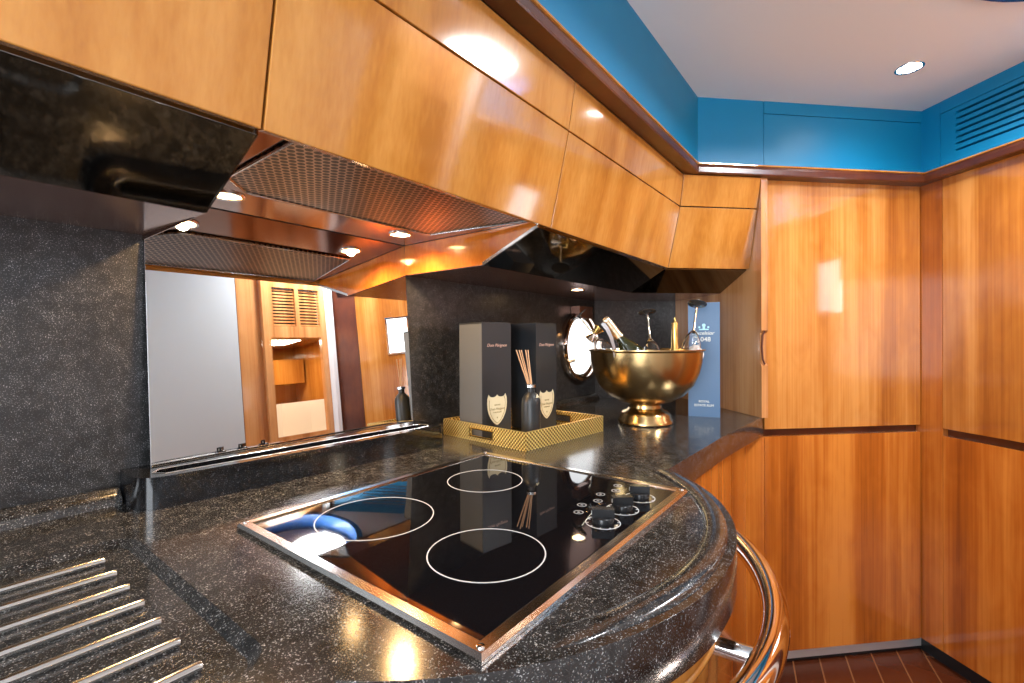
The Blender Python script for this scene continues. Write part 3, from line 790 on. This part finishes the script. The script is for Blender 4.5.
def glass(P, axis, label, s=1.0):
    """upturned wine glass: P = centre of its foot, axis = direction from foot to bowl"""
    A = Vector(axis).normalized()
    t = root('wine_glass', P, label, 'glass', 'upturned glasses in the brass bowl')
    fo = [(0, -.0012), (.030, -.0012), (.031, 0), (.030, .0012), (.012, .003), (.005, .008), (.0036, .014)]
    st = [(.0036, .014), (.0032, .05), (.0036, .092), (.006, .100)]
    bo = [(.005, .098), (.012, .106), (.021, .122), (.028, .145), (.031, .17), (.030, .19), (.0285, .19), (.0295, .17), (.0265, .145), (.0195, .123), (.0105, .108), (.0, .102)]
    link('foot', lathe([(r*s, z*s) for r, z in fo], P, 36, A), 'glass_smoke', t, True, label='dark glass foot')
    link('stem', lathe([(r*s, z*s) for r, z in st], P, 16, A), 'gold_stem', t, True)
    link('cup', lathe([(r*s, z*s) for r, z in bo], P, 36, A, cap=False), 'glass', t, True)
def cam_pt(x, y, z):     # world point from lateral/height/depth measured off the viewer's axis
    return Vector((0, 0, CZ)) + rx*x + fz*z + Vector((0, 0, y))
glass(cam_pt(.466, .095, 1.620), rx*.02-fz*.34+Vector((0, 0, -1)), 'upturned wine glass standing upright at the middle of the brass bowl')
glass(cam_pt(.618, .118, 1.565), rx*-.27 - fz*.34 + Vector((0, 0, -1)), 'upturned wine glass leaning in front of the blue carton')
glass(cam_pt(.221, .082, 1.56), rx*.60 + fz*.0 + Vector((0, 0, -.78)), 'upturned glass leaning outward in front of the porthole')

def bottle(P, axis, label, name='champagne_bottle', L=.205, rb=.037, mat_='bottle'):
    A = Vector(axis).normalized()
    t = root(name, P, label, 'bottle')
    link('body', lathe([(.0135, .070), (.016, .088), (.028, .112), (.034, .132), (rb, .150), (rb, L-.01), (rb*.85, L), (0, L)], P, 40, A), mat_, t, True)
    link('neck_foil', lathe([(.0148, .012), (.0150, .03), (.0142, .05), (.0152, .072), (.0135, .074)], P, 32, A), 'foil', t, True)
    link('cork_cap', lathe([(0, -.004), (.010, -.003), (.0138, .002), (.0142, .010), (.0135, .0125), (0, .0125)], P, 24, A), 'foil', t, True)
    return t
bottle(cam_pt(.294, .065, 1.480), rx*.60 + fz*.0 + Vector((0, 0, -.78)), 'dark green champagne bottle with crinkled foil neck leaning in the bowl')
# slim gold bottle
P = cam_pt(.548, .058, 1.58)
t = root('gold_bottle', P, 'slim gold foiled bottle neck standing upright in the bowl', 'bottle')
link('neck', lathe([(0, 0), (.0095, 0), (.0105, .003), (.0098, .04), (.012, .085), (.020, .11), (.030, .135), (.030, .19), (0, .19)], P, 32, Vector((0.0, 0, -1))), 'gold', t, True)
link('wire_top', lathe([(0, -.016), (.0035, -.014), (.003, -.006), (.006, -.001), (.0, -.001)], P, 16, Vector((0, 0, -1))), 'gold', t, True)
# ice tongs
t = root('ice_tongs', cam_pt(.30, .03, 1.44), 'curved steel ice tongs beside the neck of the champagne bottle', 'tongs')
for k, o_ in enumerate((0, .012)):
    path = [cam_pt(.276+o_*.6, .050, 1.440+o_*.6), cam_pt(.291+o_*.4, .032, 1.440+o_*.6), cam_pt(.304+o_*.3, .006, 1.443+o_*.5), cam_pt(.314, -.022, 1.448+o_*.4), cam_pt(.320, -.055, 1.455+o_*.4)]
    link('arm', sweep(path, [(x*1.0, y) for x, y in ((-.0045, -.001), (.0045, -.001), (.0045, .001), (-.0045, .001))], upv=fz), 'chrome', t)
# jigger
J = cam_pt(.268, .019, 1.530); jx = (rx*.55 + Vector((0, 0, .62))).normalized()
t = root('jigger', J, 'small double ended jigger, gold cup and silver cup, beside the leaning glass', 'jigger')
link('gold_cup', lathe([(.006, .001), (.0185, .026), (.0175, .026), (.004, .003)], J, 28, jx, cap=False), 'gold', t, True, label='gold cup')
link('silver_cup', lathe([(.006, .001), (.0185, .026), (.0175, .026), (.004, .003)], J, 28, -jx, cap=False), 'steel_b', t, True, label='silver cup')
# napkin lump
b = NB(); bmesh.ops.create_icosphere(b, subdivisions=3, radius=1)
for v in b.verts:
    n = v.co.normalized(); k = 1+.12*math.sin(7*n.x+3*n.z)+.08*math.sin(11*n.y)
    v.co = Vector((n.x*.022*k, n.y*.022*k, n.z*.032*k)) + cam_pt(.590, -.052, 1.51)
link('napkin', b, 'napkin', None, True, 'folded white napkin tucked inside the right rim of the bowl', 'napkin', origin=cam_pt(.602, -.10, 1.50))

# ------------------------------------------------------------------ blue carton
cb0, cb1, cd = 0, .106, 0
_P = cam_pt(.641, -.2798, 1.708); _a = math.radians(-73)
_ex = Vector((math.cos(_a), math.sin(_a), 0)); _ey = Vector((-_ex.y, _ex.x, 0))
def K(x, y, h): return _P + _ex*x + _ey*y + Vector((0, 0, h+.2798))
bb_ = root('blue_carton', K((cb0+cb1)/2, cd+.05, -.28), 'tall blue spirits carton with white lettering beside the tall cupboard', 'box')
link('carton', box(cb0, cb1, cd, cd+.10, -.2798, .128, .0012, conv=K), 'bluebox', bb_)
link('lid', box(cb0-.0005, cb1+.0005, cd-.0005, cd+.1005, .128, .132, .001, conv=K), 'bluebox', bb_)
ex = _ex; mid = (cb0+cb1)/2; Zv = Vector((0, 0, 1))
b = text_bm('Excelsior', .0185, K(mid, cd-.0006, .016), ex, Zv, shear=.2)
b = merge(b, text_bm('1048', .023, K(mid, cd-.0006, -.008), ex, Zv))
link('lettering', b, 'white_ink', bb_)
b = merge(None, text_bm('ROYAL', .0115, K(mid, cd-.0006, -.228), ex, Zv))
b = merge(b, text_bm('ESTATE RUM', .0115, K(mid, cd-.0006, -.242), ex, Zv))
link('lettering', b, 'white_ink', bb_)
b = lathe([(0, 0), (.006, 0), (.006, .0006), (0, .0006)], K(mid, cd-.0006, .050), 20, -_ey)
box(mid-.016, mid+.016, cd-.0008, cd-.0002, .033, .037, 0, b, K); box(mid-.004, mid+.004, cd-.0008, cd-.0002, .037, .047, 0, b, K)
for s in (-1, 1): box(mid+s*.015-.003, mid+s*.015+.003, cd-.0008, cd-.0002, .040, .046, 0, b, K)
link('emblem', b, 'blue_ink', bb_, label='pale blue crest')

# ------------------------------------------------------------------ opposite side of the galley (seen in the mirror splashback)
OV = -.75
def opp(u0, u1, h0, h1, m, name, r=.002, d=.03, **k): return link(name, box(u0, u1, OV-d, OV, h0, h1, r), m, **k)
opp(-1.54, .70, FL, HC, 'white_paint', 'wall_opposite', 0, .03, **struct)
opp(.702, 1.155, -.75, .70, 'cool_paint', 'door_1', .004, .03, **struct)
opp(.702, 1.155, FL, -.752, 'wood_side', 'wall_front', 0, .03, **struct)
VA, VZ = .345, .585                      # louvre heights
b = box(.702, 1.725, OV-.03, OV, .702, HC)
box(1.158, 1.235, OV-.03, OV, FL, .70, .002, b)
box(1.237, 1.292, OV-.06, OV-.025, FL, .70, .002, b)
box(1.294, 1.335, OV-.03, OV+.008, FL, .70, .002, b)
box(1.335, 1.70, OV-.03, OV, .275, VA, 0, b); box(1.335, 1.70, OV-.03, OV, VZ, .70, 0, b)
box(1.335, 1.36, OV-.03, OV, VA, VZ, 0, b); box(1.66, 1.70, OV-.03, OV, VA, VZ, 0, b); box(1.50, 1.525, OV-.03, OV, VA, VZ, 0, b)
box(1.66, 1.70, OV-.03, OV, FL, .275, 0, b); box(1.335, 1.66, OV-.03, OV, FL, -.32, 0, b)
for k in range(12):
    h = VA+.004+k*.0198; box(1.355, 1.665, OV-.022, OV-.012, h, h+.011, 0, b)
link('wall_pantry', b, 'wood_side', **struct)
link('trim_4', box(1.36, 1.66, OV-.034, OV-.031, VA, VZ), 'slot', **struct)
link('trim_5', box(1.702, 1.727, OV-.02, OV+.05, FL, HC, .002), 'white_paint', **struct)
# lit cabin behind the opening
b = box(1.20, 1.90, OV-.82, OV-.80, -.90, .32)
box(1.20, 1.22, OV-.80, OV-.035, -.90, .32, 0, b); box(1.88, 1.90, OV-.80, OV-.035, -.90, .32, 0, b)
box(1.20, 1.90, OV-.80, OV-.035, .30, .32, 0, b); box(1.20, 1.90, OV-.80, OV-.035, -.92, -.90, 0, b)
box(1.24, 1.86, OV-.80, OV-.62, .02, .20, .004, b)
link('wall_cabin', b, 'wood_up', **struct)
se = root('settee', W(1.55, OV-.4, -.89), 'white upholstered settee in the lit cabin beyond, seen in the mirror splashback', 'settee')
link('seat', prism([(1.24, OV-.78), (1.86, OV-.78), (1.86, OV-.10), (1.74, OV-.16), (1.66, OV-.26), (1.56, OV-.34), (1.24, OV-.38)], -.88, -.36, .02), 'white_sofa', se)
link('backrest', prism([(1.24, OV-.78), (1.86, OV-.78), (1.86, OV-.30), (1.80, OV-.46), (1.66, OV-.60), (1.24, OV-.66)], -.36, -.12, .02), 'white_sofa', se)
area('cabin_light', W(1.52, OV-.35, .29), .25, 7, (1, .84, .62), (0, 0, -1))
# walls closing the room
b = box(-1.6, 1.25, -1.70, -1.66, FL, HC)
link('wall_outer', b, 'wood_dark', **struct)
link('wall_far', box(1.09, 2.4, 2.19, 2.24, FL, HC, 0, conv=F), 'wood_dark', **struct)
# right wall beyond the cupboard: wood panel with an unseen window added for the glare on the tall door
WD0, WD1, WH0, WH1 = 1.055, 1.195, .125, .365
link('trim_6', box(1.75, 1.772, .66, .862, FL, HC, 0, conv=F), 'wood_trim', **struct)
b = box(1.75, 1.77, .864, WD0, FL, HC, 0, conv=F); box(1.75, 1.77, WD1, 1.2205, FL, HC, 0, b, F)
box(1.75, 1.77, WD0, WD1, FL, WH0, 0, b, F); box(1.75, 1.77, WD0, WD1, WH1, HC, 0, b, F)
link('wall_right', b, 'wood_tall', **struct)
b = sweep([F(1.75, WD0, WH0), F(1.75, WD1, WH0), F(1.75, WD1, WH1), F(1.75, WD0, WH1)], [(-.006, -.004), (.006, -.004), (.006, .006), (-.006, .006)], closed=True, upv=F(1, 0, -CZ).normalized())
wn = link('glare_window_1', b, 'chrome', **struct)
link('pane', box(1.755, 1.760, WD0, WD1, WH0, WH1, 0, conv=F), 'glare_window_pane', wn)
link('wall_end', box(1.79, 1.84, .66, 2.2, FL, HC, 0, conv=F), 'wood_dark', **struct)
